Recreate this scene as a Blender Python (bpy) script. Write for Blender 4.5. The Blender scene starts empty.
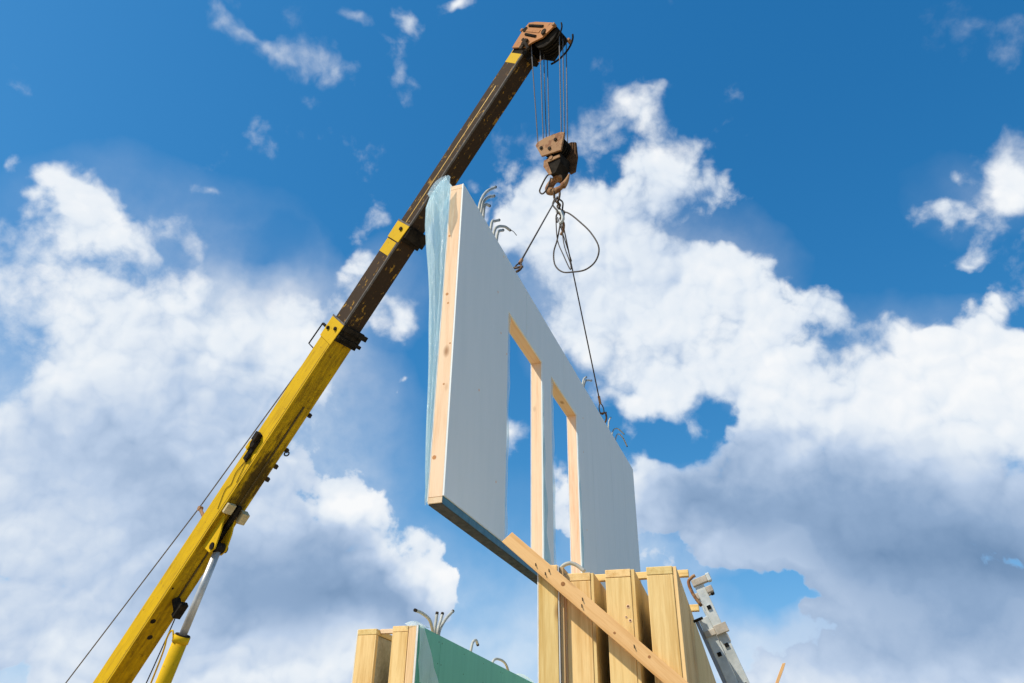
import bpy, math, random
from mathutils import Vector, Matrix, Euler
R = math.radians
random.seed(7)
scene = bpy.context.scene
col = scene.collection

# ------------------------------------------------------------------ camera
RM = Matrix(((0.999882913, -0.0153022758, 0.0),
             (-0.00789632916, -0.515962771, -0.856574613),
             (0.0131075409, 0.856474319, -0.516023190)))   # columns: camera right, up, back
cd = bpy.data.cameras.new('camera'); cam = bpy.data.objects.new('camera', cd); col.objects.link(cam)
cam.matrix_world = Matrix.Translation((0, 0, 1.6)) @ RM.to_4x4()
cd.sensor_width = 36; cd.lens = 36 * 748 / 1024; cd.clip_start = 0.05; cd.clip_end = 5000
scene.camera = cam

# ------------------------------------------------------------------ exposure
scene.view_settings.view_transform = 'Standard'; scene.view_settings.look = 'None'
scene.view_settings.exposure = 0.25; scene.view_settings.gamma = 1
scene.cycles.max_bounces = 6; scene.cycles.transparent_max_bounces = 8
scene.cycles.adaptive_threshold = 0.02

# ------------------------------------------------------------------ sun and sky
SUN = Vector((-0.545, -0.25, 0.80)).normalized()
sl = bpy.data.lights.new('sun', 'SUN'); so = bpy.data.objects.new('sun', sl); col.objects.link(so)
sl.energy = 4.8; sl.angle = R(0.53); sl.color = (1.0, 0.93, 0.82)
so.rotation_euler = SUN.to_track_quat('Z', 'Y').to_euler()

world = bpy.data.worlds.new('World'); scene.world = world; world.use_nodes = True
nt = world.node_tree; nt.nodes.clear()
def N(tree, t, **kw):
    n = tree.nodes.new(t)
    for k, v in kw.items():
        if k.startswith('i_'):
            n.inputs[int(k[2:])].default_value = v
        else: setattr(n, k, v)
    return n
def L(tree, a, b): tree.links.new(a, b)
def mth(tree, op, a, b=None, c=None, clamp=False):
    n = tree.nodes.new('ShaderNodeMath'); n.operation = op; n.use_clamp = clamp
    for i, v in enumerate((a, b, c)):
        if v is None: continue
        if isinstance(v, (int, float)): n.inputs[i].default_value = v
        else: tree.links.new(v, n.inputs[i])
    return n.outputs[0]
def vmth(tree, op, a, b=None, scale=None):
    n = tree.nodes.new('ShaderNodeVectorMath'); n.operation = op
    for i, v in enumerate((a, b)):
        if v is None: continue
        if isinstance(v, (tuple, Vector)): n.inputs[i].default_value = v
        else: tree.links.new(v, n.inputs[i])
    if scale is not None: n.inputs['Scale'].default_value = scale
    return n.outputs[0]

SKY_AIM = (R(0.0), R(31.07))          # the cloud field is laid out round this azimuth and elevation
SF = Vector((0, math.cos(SKY_AIM[1]), math.sin(SKY_AIM[1]))); SR = Vector((1, 0, 0)); SU = SR.cross(SF)
def sky_uv(px, py):
    v = RM @ Vector((px - 512, 341.5 - py, -748)); k = v.dot(SF); return v.dot(SR) / k, v.dot(SU) / k

SKY_STRENGTH = 0.1
def cloud_world():
    t = nt
    tc = N(t, 'ShaderNodeTexCoord'); d = tc.outputs['Generated']
    def dot(v, c):
        n = t.nodes.new('ShaderNodeVectorMath'); n.operation = 'DOT_PRODUCT'; L(t, v, n.inputs[0]); n.inputs[1].default_value = c; return n.outputs['Value']
    # --- domain warp
    w1 = N(t, 'ShaderNodeTexNoise'); w1.inputs['Scale'].default_value = 5; w1.inputs['Detail'].default_value = 1; L(t, d, w1.inputs['Vector'])
    w2 = N(t, 'ShaderNodeTexNoise'); w2.inputs['Scale'].default_value = 16; w2.inputs['Detail'].default_value = 3; L(t, d, w2.inputs['Vector'])
    a = vmth(t, 'SCALE', vmth(t, 'SUBTRACT', w1.outputs['Color'], (.5, .5, .5)), scale=0.05)
    b = vmth(t, 'SCALE', vmth(t, 'SUBTRACT', w2.outputs['Color'], (.5, .5, .5)), scale=0.06)
    dw = vmth(t, 'ADD', vmth(t, 'ADD', d, a), b)
    fr = dot(dw, SF); fs = mth(t, 'MAXIMUM', fr, .05)
    u = mth(t, 'DIVIDE', dot(dw, SR), fs); v = mth(t, 'DIVIDE', dot(dw, SU), fs)
    rots = {}
    def plane(rot):
        nonlocal u
        if rot not in rots:
            c, s = math.cos(R(rot)), math.sin(R(rot)); cb = N(t, 'ShaderNodeCombineXYZ')
            if rot == 0: L(t, u, cb.inputs[0]); L(t, v, cb.inputs[1])
            else:
                L(t, mth(t, 'MULTIPLY_ADD', u, c, mth(t, 'MULTIPLY', v, s)), cb.inputs[0])
                L(t, mth(t, 'MULTIPLY_ADD', u, -s, mth(t, 'MULTIPLY', v, c)), cb.inputs[1])
            rots[rot] = cb.outputs[0]
        return rots[rot]
    F = None; S = None
    for k, (px, py, rx, ry, rot, wc, ws) in enumerate(CLOUDS):
        if k and k % 16 == 0:       # makes the shader work through the list in batches (its stack is small)
            rots.clear(); u = mth(t, 'MULTIPLY_ADD', F, 1e-8, u)
            if S: u = mth(t, 'MULTIPLY_ADD', S, 1e-8, u)
        cu, cv = sky_uv(px, py); c, s = math.cos(R(rot)), math.sin(R(rot))
        X = cu * c + cv * s; Y = -cu * s + cv * c; sx = rx / 748 / .55; sy = ry / 748 / .55
        m = t.nodes.new('ShaderNodeVectorMath'); m.operation = 'MULTIPLY_ADD'; L(t, plane(rot), m.inputs[0])
        m.inputs[1].default_value = (1 / sx, 1 / sy, 0); m.inputs[2].default_value = (-X / sx, -Y / sy, 0)
        g = t.nodes.new('ShaderNodeTexGradient'); g.gradient_type = 'SPHERICAL'; L(t, m.outputs[0], g.inputs['Vector'])
        o = g.outputs['Fac']
        if wc: F = mth(t, 'MULTIPLY', o, wc) if F is None else mth(t, 'MULTIPLY_ADD', o, wc, F)
        if ws: S = mth(t, 'MULTIPLY', o, ws) if S is None else mth(t, 'MULTIPLY_ADD', o, ws, S)
    front = mth(t, 'MULTIPLY_ADD', fr, 4.0, -.4, clamp=True)
    F = mth(t, 'MULTIPLY', F, front)
    F = mth(t, 'SMOOTH_MIN', F, 1.05, .5)
    # a loose field of clouds for the rest of the sky
    n0 = N(t, 'ShaderNodeTexNoise'); n0.inputs['Scale'].default_value = 2.2; n0.inputs['Detail'].default_value = 2; L(t, d, n0.inputs['Vector'])
    sep = N(t, 'ShaderNodeSeparateXYZ'); L(t, d, sep.inputs[0])
    away = mth(t, 'MULTIPLY_ADD', sep.outputs['Y'], -3.0, .6, clamp=True)
    F = mth(t, 'ADD', F, mth(t, 'MULTIPLY', away, mth(t, 'MULTIPLY_ADD', n0.outputs['Fac'], 4.0, -2.0)))
    # --- fine structure, evaluated here and a little towards the sun
    dd = vmth(t, 'ADD', d, vmth(t, 'SCALE', vmth(t, 'SUBTRACT', w2.outputs['Color'], (.5, .5, .5)), scale=0.02))
    def nz(vec, sc, det, rough=.6):
        n = N(t, 'ShaderNodeTexNoise'); n.inputs['Scale'].default_value = sc; n.inputs['Detail'].default_value = det; n.inputs['Roughness'].default_value = rough
        L(t, vec, n.inputs['Vector']); return n.outputs['Fac']
    dd2 = vmth(t, 'ADD', d, vmth(t, 'SCALE', vmth(t, 'SUBTRACT', w2.outputs['Color'], (.5, .5, .5)), scale=0.035))
    nf = nz(dd, 6.5, 7, NROUGH)
    def puff(vec, sc):
        v = N(t, 'ShaderNodeTexVoronoi'); v.feature = 'F1'; v.inputs['Scale'].default_value = sc; L(t, vec, v.inputs['Vector'])
        q = v.outputs['Distance']; return mth(t, 'MULTIPLY_ADD', mth(t, 'MULTIPLY', q, q), -1.0, 1.0)
    def billow(vec):       # rounded heads of three sizes
        return mth(t, 'MULTIPLY_ADD', puff(vec, 14), .55, mth(t, 'MULTIPLY_ADD', puff(vec, 31), .30, mth(t, 'MULTIPLY', puff(vec, 66), .15)))
    off = vmth(t, 'ADD', dd, tuple(Vector((-0.010, -0.003, 0.014))))
    b1 = billow(dd2); b2 = billow(vmth(t, 'ADD', dd2, tuple(Vector((-0.0075, -0.002, 0.0105)))))
    dens = mth(t, 'ADD', F, mth(t, 'MULTIPLY_ADD', nf, AMP_N, mth(t, 'MULTIPLY_ADD', b1, AMP_B, -.5 * AMP_N - .72 * AMP_B)))
    soft = mth(t, 'MAXIMUM', mth(t, 'MULTIPLY_ADD', v, 1.3, mth(t, 'MULTIPLY_ADD', w1.outputs['Fac'], 1.5, -.22)), .16)          # edges crisp in places, wispy in others
    mr = N(t, 'ShaderNodeMapRange'); mr.interpolation_type = 'SMOOTHSTEP'
    mr.inputs['From Min'].default_value = EDGE0; L(t, mth(t, 'ADD', soft, EDGE0), mr.inputs['From Max'])
    L(t, dens, mr.inputs['Value'])
    alpha = mr.outputs['Result']
    V = None
    for (px, py, rx, ry, w) in VEILS:
        cu, cv = sky_uv(px, py); sx = rx / 748; sy = ry / 748
        m = t.nodes.new('ShaderNodeVectorMath'); m.operation = 'MULTIPLY_ADD'; L(t, plane(0), m.inputs[0])
        m.inputs[1].default_value = (1 / sx, 1 / sy, 0); m.inputs[2].default_value = (-cu / sx, -cv / sy, 0)
        g = t.nodes.new('ShaderNodeTexGradient'); g.gradient_type = 'QUADRATIC_SPHERE' if False else 'SPHERICAL'; L(t, m.outputs[0], g.inputs['Vector'])
        V = mth(t, 'MULTIPLY', g.outputs['Fac'], w) if V is None else mth(t, 'MULTIPLY_ADD', g.outputs['Fac'], w, V)
    V = mth(t, 'MULTIPLY', mth(t, 'MULTIPLY', V, front), mth(t, 'MULTIPLY_ADD', nf, 2.6, -.45))
    V = mth(t, 'SMOOTH_MIN', mth(t, 'MAXIMUM', V, 0.0), .72, .3)
    solid = alpha
    alpha = mth(t, 'SUBTRACT', 1.0, mth(t, 'MULTIPLY', mth(t, 'SUBTRACT', 1.0, alpha), mth(t, 'SUBTRACT', 1.0, V)))
    relief = mth(t, 'SUBTRACT', b1, b2)
    low = nz(off, 3.4, 2, .5)
    core = N(t, 'ShaderNodeMapRange'); core.inputs['From Min'].default_value = EDGE0 + .1; core.inputs['From Max'].default_value = EDGE0 + .9
    L(t, dens, core.inputs['Value'])
    calm = mth(t, 'MULTIPLY_ADD', S, -1.5, 1.0, clamp=True)
    br = mth(t, 'MULTIPLY_ADD', mth(t, 'MULTIPLY', relief, calm), RELIEF, mth(t, 'MULTIPLY_ADD', core.outputs['Result'], .15, .69))
    br = mth(t, 'ADD', br, mth(t, 'MULTIPLY_ADD', low, .5, -.22))
    br = mth(t, 'ADD', br, mth(t, 'MULTIPLY', calm, mth(t, 'MULTIPLY_ADD', nf, .18, -.09)))
    br = mth(t, 'SUBTRACT', mth(t, 'MULTIPLY_ADD', mth(t, 'SUBTRACT', 1.0, solid), .16, br), mth(t, 'MULTIPLY', S, mth(t, 'MULTIPLY_ADD', low, -.5, 1.12)))
    cr = N(t, 'ShaderNodeValToRGB'); e = cr.color_ramp.elements; cr.color_ramp.interpolation = 'EASE' if False else 'LINEAR'
    e[0].position = 0.0; e[0].color = (0.16, 0.275, 0.46, 1)
    e[1].position = 1.0; e[1].color = (0.97, 0.985, 1.0, 1)
    for p, c in ((0.25, (0.285, 0.415, 0.62, 1)), (0.50, (0.51, 0.63, 0.815, 1)), (0.75, (0.81, 0.875, 0.95, 1))):
        q = e.new(p); q.color = c
    L(t, br, cr.inputs[0])
    # --- clear sky
    sky = N(t, 'ShaderNodeTexSky'); sky.sky_type = 'NISHITA'; sky.sun_disc = False
    sky.sun_elevation = math.asin(SUN.z); sky.sun_rotation = math.atan2(SUN.x, SUN.y)
    sky.air_density = 1.0; sky.dust_density = 0.3; sky.ozone_density = 2.0
    sp = N(t, 'ShaderNodeSeparateColor'); L(t, sky.outputs[0], sp.inputs[0]); cmb = N(t, 'ShaderNodeCombineColor')
    chs = []
    for i, (gain, a, p) in enumerate(SKY_GRADE):         # deepens the blue as a polarising filter does
        ch = mth(t, 'MULTIPLY', mth(t, 'POWER', mth(t, 'MULTIPLY', sp.outputs[i], SKY_STRENGTH * 1.19 * gain), p), a / 1.19 / SKY_STRENGTH)
        chs.append(ch)
    L(t, mth(t, 'MINIMUM', chs[0], mth(t, 'MULTIPLY', chs[2], .66)), cmb.inputs[0]); L(t, mth(t, 'MINIMUM', chs[1], mth(t, 'MULTIPLY', chs[2], .82)), cmb.inputs[1]); L(t, chs[2], cmb.inputs[2])
    tint = cmb.outputs[0]
    up = vmth(t, 'SCALE', cr.outputs[0], scale=CLOUD_LUM / SKY_STRENGTH)
    mix = N(t, 'ShaderNodeMix'); mix.data_type = 'RGBA'
    L(t, alpha, mix.inputs['Factor']); L(t, tint, mix.inputs[6]); L(t, up, mix.inputs[7])
    bg = N(t, 'ShaderNodeBackground'); bg.inputs['Strength'].default_value = SKY_STRENGTH
    out = N(t, 'ShaderNodeOutputWorld')
    L(t, mix.outputs[2], bg.inputs['Color']); L(t, bg.outputs[0], out.inputs['Surface'])
    world.cycles.sampling_method = 'MANUAL'; world.cycles.sample_map_resolution = 512
NROUGH = .60; AMP_N = 3.0; AMP_B = 1.0; EDGE0 = .26; RELIEF = .55
SKY_GRADE = ((.55, 5.0, 1.85), (1.0, .93, .93), (1.15, .96, .74))
CLOUD_LUM = 0.82
CLOUDS = [
 # left bank
 (0,160,14,18,0,1,0),(55,185,34,20,-35,.9,0),(35,250,66,50,0,.7,0),(100,232,48,24,-35,.8,0),(160,285,45,26,-35,.6,0),(50,216,15,20,-30,-1.0,0),(20,330,100,80,0,.6,0),(120,300,90,60,0,.6,0),
 (190,335,50,40,-35,.6,0),(232,275,18,34,-30,-.6,0),(190,375,90,55,0,.5,0),(60,450,120,90,0,.6,0),(170,460,105,70,0,.6,0),(50,580,130,90,0,.6,0),
 (180,590,120,80,0,.7,0),(120,670,190,50,0,.6,0),(178,222,22,14,-30,.5,0),(205,240,14,12,-30,.4,0),(245,214,9,7,0,.42,0),
 (268,345,42,30,0,.55,0),(312,305,26,12,0,.3,0),(288,268,55,22,-10,-.6,0),(25,232,44,26,0,.7,0),(110,250,60,30,-38,.6,0),(75,215,30,16,-38,.5,0),(250,275,18,12,0,.5,0),(350,272,25,12,20,.6,0),(385,295,34,26,-30,.85,0),(420,300,14,26,0,.6,0),
 (285,415,55,45,0,.5,0),(270,500,60,50,0,.6,0),(352,512,30,26,0,1,0),(375,560,60,42,0,1,0),(432,580,30,24,0,1,0),(330,585,80,45,0,.9,0),
 (250,560,60,50,0,.6,0),(395,378,18,8,0,.5,0),(415,412,12,7,0,.5,0),(285,655,26,9,0,.5,0),(250,640,90,30,0,.6,0),(400,640,60,16,0,.35,0),
 # seen through the panel
 (515,428,16,13,0,.65,0),(560,505,16,30,0,.7,0),(520,590,30,8,0,.3,0),
 # centre
 (528,222,40,20,0,.8,0),(515,258,30,14,0,.6,0),(572,228,40,36,0,.65,0),(622,105,26,16,0,.6,0),(650,84,18,8,0,.55,0),(640,150,44,34,0,.65,0),
 (690,185,50,30,0,1,0),(722,195,20,16,0,.8,0),(690,140,26,18,0,.5,0),(640,225,80,40,0,.8,0),(610,300,60,40,0,.8,0),(700,262,46,14,0,.7,0),
 (690,300,70,34,0,1,0),(640,335,80,30,0,.8,0),(650,378,48,30,0,.9,0),(600,330,25,20,0,.5,0),(780,298,44,24,0,1,0),(830,335,56,34,0,1,0),
 (780,370,110,44,0,1,0),(640,418,26,18,0,.8,0),(862,385,56,36,0,1,0),(700,360,50,26,0,.7,0),
 (722,430,15,34,20,-.75,0),(690,462,34,14,0,-.7,0),(665,430,14,24,0,-.4,0),(590,290,14,30,0,-.5,0),(700,240,26,10,0,-.5,0),(585,375,22,16,0,-.5,0),
 # right bank
 (900,420,110,60,0,1,0),(965,385,90,46,0,1,0),(985,335,24,18,0,1,0),(1012,352,25,20,0,1,0),(938,338,10,8,0,.6,0),(800,440,80,44,0,1,0),
 (700,500,60,30,0,.9,0),(655,500,22,30,0,.7,0),(760,495,90,48,0,1,0),(860,510,120,66,0,1,0),(1000,510,130,95,0,1,0),(700,545,60,20,0,.6,0),
 (960,600,110,70,0,.9,0),(1000,665,110,60,0,.8,0),(800,676,90,20,0,.6,0),(740,558,50,14,0,.6,0),(785,606,50,20,0,-1.0,0),(812,618,22,8,0,.75,0),
 # right edge
 (1010,158,25,38,0,1,0),(1004,190,26,20,0,.7,0),(930,208,32,12,0,.75,0),(957,180,13,9,0,.65,0),(965,258,24,8,0,.5,0),
 # top wisps
 (225,22,16,10,-35,0.67,0),(258,35,24,7,-35,0.51,0),(293,56,22,14,0,0.67,0),(372,28,11,32,35,0.57,0),(355,15,16,7,0,0.51,0),(400,24,9,18,15,0.62,0),
 (345,68,14,20,10,0.62,0),(440,6,14,7,30,0.62,0),(735,88,13,14,-50,0.51,0),(720,25,14,6,0,0.41,0),(210,186,12,6,0,0.41,0),
 (590,15,60,30,0,-.5,0),(480,90,40,60,0,-.5,0),(120,60,90,60,0,-.4,0),(850,120,110,80,0,-.5,0),(480,560,40,70,0,-.5,0),(530,645,50,50,0,-.7,0),(660,600,40,40,0,-.35,0),
 # thin ragged veils
 (410,420,32,60,0,-.8,0),(255,300,26,22,0,-.4,0),(240,400,20,18,0,-.35,0),(300,440,26,20,0,-.4,0),
 (295,42,120,40,-10,.24,0),(640,115,56,44,0,.42,0),(200,232,50,30,-30,.2,0),(545,255,60,50,0,.3,0),(700,95,70,30,-30,.2,0),
 (950,215,70,50,0,.28,0),(600,360,50,60,0,.15,0),(130,250,90,60,-30,.25,0),(300,330,60,50,0,.25,0),(250,670,260,30,0,.3,0),(690,600,60,40,0,.2,0),
 # grey undersides
 (880,550,220,70,0,0,.62),(985,610,170,110,0,0,.50),(780,475,100,40,0,0,.22),(700,515,70,22,0,0,.25),(330,590,110,42,0,0,.60),
 (230,600,110,45,0,0,.26),(40,450,80,36,0,0,.25),(130,480,90,45,0,0,.22),(30,560,70,50,0,0,.2),(190,410,80,34,0,0,.18),(210,530,110,45,0,0,.26),
 (400,605,50,16,0,0,.25),(438,572,30,24,0,0,-.55),(352,502,34,20,0,0,-.5),(395,548,24,16,0,0,-.3),(680,200,60,26,0,0,.2),(620,270,70,50,0,0,.14),(140,660,220,50,0,0,.28),(110,470,210,120,0,0,.2),(850,660,170,40,0,0,.25),(660,380,60,30,0,0,.1),
]
VEILS = [
 (520,660,460,200,.20),
 (110,400,290,260,.7),(240,480,200,220,.7),(120,640,360,160,.9),(320,600,190,110,.6),(270,330,110,110,.6),(300,660,260,60,.6),
 (560,260,100,90,.4),(785,603,100,45,-1.6),(690,440,80,50,-.9),(265,262,60,50,-.35),(660,300,160,120,.6),(880,450,260,160,.8),(930,610,260,160,1.2),(790,640,160,90,.8),(680,520,130,80,.7),
 (560,620,130,110,.2),(395,290,60,60,.3),(970,200,80,50,.15),
]
cloud_world()

# ------------------------------------------------------------------ materials
MATS = {}
def newmat(name):
    m = bpy.data.materials.new(name); m.use_nodes = True; t = m.node_tree
    return m, t, t.nodes['Principled BSDF']
def ocoord(t, scale=(1, 1, 1), rnd=True):
    tc = N(t, 'ShaderNodeTexCoord'); v = tc.outputs['Object']
    if rnd:
        oi = N(t, 'ShaderNodeObjectInfo'); sc = mth(t, 'MULTIPLY', oi.outputs['Random'], 37.0)
        v = vmth(t, 'ADD', v, sc)
    mp = N(t, 'ShaderNodeMapping'); mp.inputs['Scale'].default_value = scale
    L(t, v, mp.inputs['Vector']); return mp.outputs[0]
def noise(t, vec, scale, detail=4, rough=.55):
    n = N(t, 'ShaderNodeTexNoise'); n.inputs['Scale'].default_value = scale; n.inputs['Detail'].default_value = detail
    n.inputs['Roughness'].default_value = rough; L(t, vec, n.inputs['Vector']); return n.outputs['Fac']
def ramp(t, fac, stops):
    r = N(t, 'ShaderNodeValToRGB'); e = r.color_ramp.elements
    e[0].position, e[0].color = stops[0][0], (*stops[0][1], 1); e[1].position, e[1].color = stops[-1][0], (*stops[-1][1], 1)
    for p, c in stops[1:-1]: q = e.new(p); q.color = (*c, 1)
    L(t, fac, r.inputs[0]); return r.outputs[0]
def mixc(t, fac, a, b, mode='MIX'):
    n = N(t, 'ShaderNodeMix'); n.data_type = 'RGBA'; n.blend_type = mode
    for i, v in ((0, fac), (6, a), (7, b)):
        if isinstance(v, (int, float)): n.inputs[i].default_value = v
        elif isinstance(v, tuple): n.inputs[i].default_value = (*v, 1)
        else: L(t, v, n.inputs[i])
    return n.outputs[2]
def bump(t, h, bs, strength=.3, dist=.01):
    b = N(t, 'ShaderNodeBump'); b.inputs['Strength'].default_value = strength; b.inputs['Distance'].default_value = dist
    L(t, h, b.inputs['Height']); L(t, b.outputs[0], bs.inputs['Normal'])
def wood(name, light, dark, axis='X', knots=(.28, .13, .05)):
    key = name + axis
    if key in MATS: return MATS[key]
    m, t, bs = newmat(key)
    s = {'X': (0.7, 14, 14), 'Y': (14, 0.7, 14), 'Z': (14, 14, 0.7)}[axis]
    s2 = {'X': (.5, 1, 1), 'Y': (1, .5, 1), 'Z': (1, 1, .5)}[axis]
    v = ocoord(t, s); v2 = ocoord(t, s2)
    g = noise(t, v, 2.2, 5, .6); g2 = noise(t, v, 9, 3, .6); b2 = noise(t, v2, 2.3, 3)
    f = mth(t, 'ADD', mth(t, 'MULTIPLY', g, .7), mth(t, 'MULTIPLY_ADD', g2, .25, mth(t, 'MULTIPLY', b2, .35)))
    c = ramp(t, f, [(.46, dark), (.58, tuple((a * .55 + b * .45) for a, b in zip(light, dark))), (.70, light)])
    vo = N(t, 'ShaderNodeTexVoronoi'); vo.inputs['Scale'].default_value = 4.6; L(t, v2, vo.inputs['Vector'])
    kn = N(t, 'ShaderNodeMapRange'); kn.inputs['From Min'].default_value = .05; kn.inputs['From Max'].default_value = .15
    kn.inputs['To Min'].default_value = .85; kn.inputs['To Max'].default_value = 0; L(t, vo.outputs['Distance'], kn.inputs['Value'])
    c = mixc(t, kn.outputs[0], c, knots)
    oi = N(t, 'ShaderNodeObjectInfo'); hs = N(t, 'ShaderNodeHueSaturation')      # every board its own tone
    L(t, mth(t, 'MULTIPLY_ADD', oi.outputs['Random'], -.018, .509), hs.inputs['Hue']); L(t, mth(t, 'MULTIPLY_ADD', oi.outputs['Random'], .22, .86), hs.inputs['Value'])
    L(t, c, hs.inputs['Color']); c = hs.outputs[0]
    fine = noise(t, v, 30, 2, .5); c = mixc(t, mth(t, 'MULTIPLY_ADD', fine, .5, -.08, clamp=True), c, dark)
    L(t, c, bs.inputs['Base Color']); bs.inputs['Roughness'].default_value = .8; bs.inputs['Specular IOR Level'].default_value = .15
    bump(t, g2, bs, .25, .004)
    MATS[key] = m; return m
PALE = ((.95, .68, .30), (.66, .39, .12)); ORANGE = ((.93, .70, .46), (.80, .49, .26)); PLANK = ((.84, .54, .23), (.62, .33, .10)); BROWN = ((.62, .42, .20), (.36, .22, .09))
def simple(name, c1, c2=None, rough=.6, metal=0, scale=6, bumps=0, trans=0, stretch=(1, 1, 1)):
    if name in MATS: return MATS[name]
    m, t, bs = newmat(name); v = ocoord(t, stretch)
    f = noise(t, v, scale, 5, .6)
    L(t, ramp(t, f, [(.32, c1), (.68, c2 or c1)]), bs.inputs['Base Color'])
    bs.inputs['Roughness'].default_value = rough; bs.inputs['Metallic'].default_value = metal; bs.inputs['Specular IOR Level'].default_value = .2 if rough < .8 else .03
    if bumps: bump(t, f, bs, bumps, .01)
    MATS[name] = m; return m
def film(name, c, op=.55):
    m, t, bs = newmat(name); v = ocoord(t, (2.5, 2.5, .35)); f = noise(t, v, 7, 6, .65)
    bs.inputs['Base Color'].default_value = (*c, 1); bs.inputs['Roughness'].default_value = .22
    tr = N(t, 'ShaderNodeBsdfTranslucent'); tr.inputs['Color'].default_value = (*c, 1)
    tp = N(t, 'ShaderNodeBsdfTransparent'); tp.inputs['Color'].default_value = (.82, .93, .95, 1)
    m1 = N(t, 'ShaderNodeMixShader'); m1.inputs[0].default_value = .55; L(t, bs.outputs[0], m1.inputs[1]); L(t, tr.outputs[0], m1.inputs[2])
    m2 = N(t, 'ShaderNodeMixShader'); L(t, mth(t, 'MULTIPLY_ADD', f, 1.1, op - .55, clamp=True), m2.inputs[0])
    L(t, tp.outputs[0], m2.inputs[1]); L(t, m1.outputs[0], m2.inputs[2])
    L(t, m2.outputs[0], t.nodes['Material Output'].inputs['Surface'])
    cr = noise(t, ocoord(t, (6, 6, 3)), 6, 6, .75)
    bump(t, mth(t, 'MULTIPLY_ADD', cr, .7, f), bs, .6, .03); bs.inputs['Roughness'].default_value = .16; MATS[name] = m; return m
def painted(name, paint, worn, rust, wear=.5, streak=(.6, 5, 5), rough=.75, grease=False):
    """old crane paint: chipped through to worn metal along the boom, with rust, grease and painted underside shade"""
    m, t, bs = newmat(name); v = ocoord(t, streak, False); v1 = ocoord(t, (1, 1, 1), False)
    a = noise(t, v, 3, 6, .65); b = noise(t, v1, 11, 6, .7); c = noise(t, v1, 2.2, 4, .6)
    f = mth(t, 'ADD', mth(t, 'MULTIPLY', a, .55), mth(t, 'MULTIPLY', b, .45))
    mr = N(t, 'ShaderNodeMapRange'); mr.inputs['From Min'].default_value = wear; mr.inputs['From Max'].default_value = wear + .04; L(t, f, mr.inputs['Value'])
    base = mixc(t, c, tuple(x * .78 for x in paint), tuple(min(1, x * 1.12) for x in paint))
    cc = mixc(t, mr.outputs[0], base, worn)
    mr2 = N(t, 'ShaderNodeMapRange'); mr2.inputs['From Min'].default_value = .60; mr2.inputs['From Max'].default_value = .68; L(t, b, mr2.inputs['Value'])
    cc = mixc(t, mth(t, 'MULTIPLY', mr2.outputs[0], .6), cc, rust)
    if grease:       # oil run down the underside round the lift cylinder bracket, plus painted underside shade
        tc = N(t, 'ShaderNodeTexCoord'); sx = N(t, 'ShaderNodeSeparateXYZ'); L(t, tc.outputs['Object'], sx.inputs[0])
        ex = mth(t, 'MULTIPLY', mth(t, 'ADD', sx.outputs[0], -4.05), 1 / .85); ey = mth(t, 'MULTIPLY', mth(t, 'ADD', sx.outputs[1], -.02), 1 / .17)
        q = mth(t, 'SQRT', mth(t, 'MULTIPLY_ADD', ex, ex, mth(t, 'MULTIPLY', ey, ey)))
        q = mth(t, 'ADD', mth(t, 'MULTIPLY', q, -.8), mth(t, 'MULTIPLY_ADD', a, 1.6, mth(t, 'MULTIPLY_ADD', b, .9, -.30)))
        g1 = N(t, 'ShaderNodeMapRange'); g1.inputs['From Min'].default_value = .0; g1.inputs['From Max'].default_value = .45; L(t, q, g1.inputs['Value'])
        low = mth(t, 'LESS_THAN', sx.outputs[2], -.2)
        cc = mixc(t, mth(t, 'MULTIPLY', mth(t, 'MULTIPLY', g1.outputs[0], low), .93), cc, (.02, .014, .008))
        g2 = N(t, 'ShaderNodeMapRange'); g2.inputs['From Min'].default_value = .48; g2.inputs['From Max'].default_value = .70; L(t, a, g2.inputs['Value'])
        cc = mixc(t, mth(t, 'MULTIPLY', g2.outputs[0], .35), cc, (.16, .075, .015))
        under_shade = mth(t, 'MULTIPLY', low, mth(t, 'MULTIPLY_ADD', a, 1.3, mth(t, 'MULTIPLY_ADD', b, .8, -.72), clamp=True))  # shade painted into the colour of the whole underside, broken up by noise
        cc = mixc(t, under_shade, cc, (.10, .058, .006))
    L(t, cc, bs.inputs['Base Color']); bs.inputs['Roughness'].default_value = rough; bs.inputs['Specular IOR Level'].default_value = .10
    bump(t, b, bs, .25, .006); MATS[name] = m; return m

YELLOW = painted('yellow paint', (.62, .38, .008), (.42, .24, .02), (.16, .07, .015), .60)
YELLOWB = painted('greasy yellow boom paint shaded below', (.61, .375, .006), (.36, .21, .02), (.16, .07, .015), .62, grease=True)
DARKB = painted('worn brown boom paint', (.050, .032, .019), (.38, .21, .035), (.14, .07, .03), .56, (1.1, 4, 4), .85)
EDGE = simple('bare steel edge', (.10, .09, .08), (.17, .155, .14), .8, 0, 8)
BLACK = simple('greasy black steel', (.010, .009, .008), (.035, .028, .02), .9, 0, 9, .3)
HEADP = painted('faded orange paint', (.44, .19, .065), (.34, .14, .05), (.12, .045, .02), .56)
RUSTP = painted('rusty tan steel', (.34, .19, .09), (.22, .10, .045), (.09, .04, .02), .50, (3, 3, 3))
ROPE = simple('steel wire rope', (.10, .095, .09), (.22, .20, .18), .5, .4, 60)
SLING = simple('greasy sling rope', (.035, .03, .026), (.10, .08, .06), .6, 0, 50)
CHROME = simple('chromed rod', (.38, .375, .35), (.55, .54, .50), .42, .5, 4)
GREYPIPE = simple('grey conduit', (.30, .31, .27), (.46, .46, .41), .5, 0, 14)
BOARD = simple('white facing board', (.79, .82, .77), (.83, .85, .80), .62, 0, 3, 0, 0, (3, 3, .4))
GREEN = simple('green plasterboard', (.14, .40, .27), (.16, .44, .30), .7, 0, 4, 0, 0, (3, 3, .3))
GREENE = simple('pale board edge', (.70, .68, .60), (.82, .80, .74), .7, 0, 12)
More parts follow.
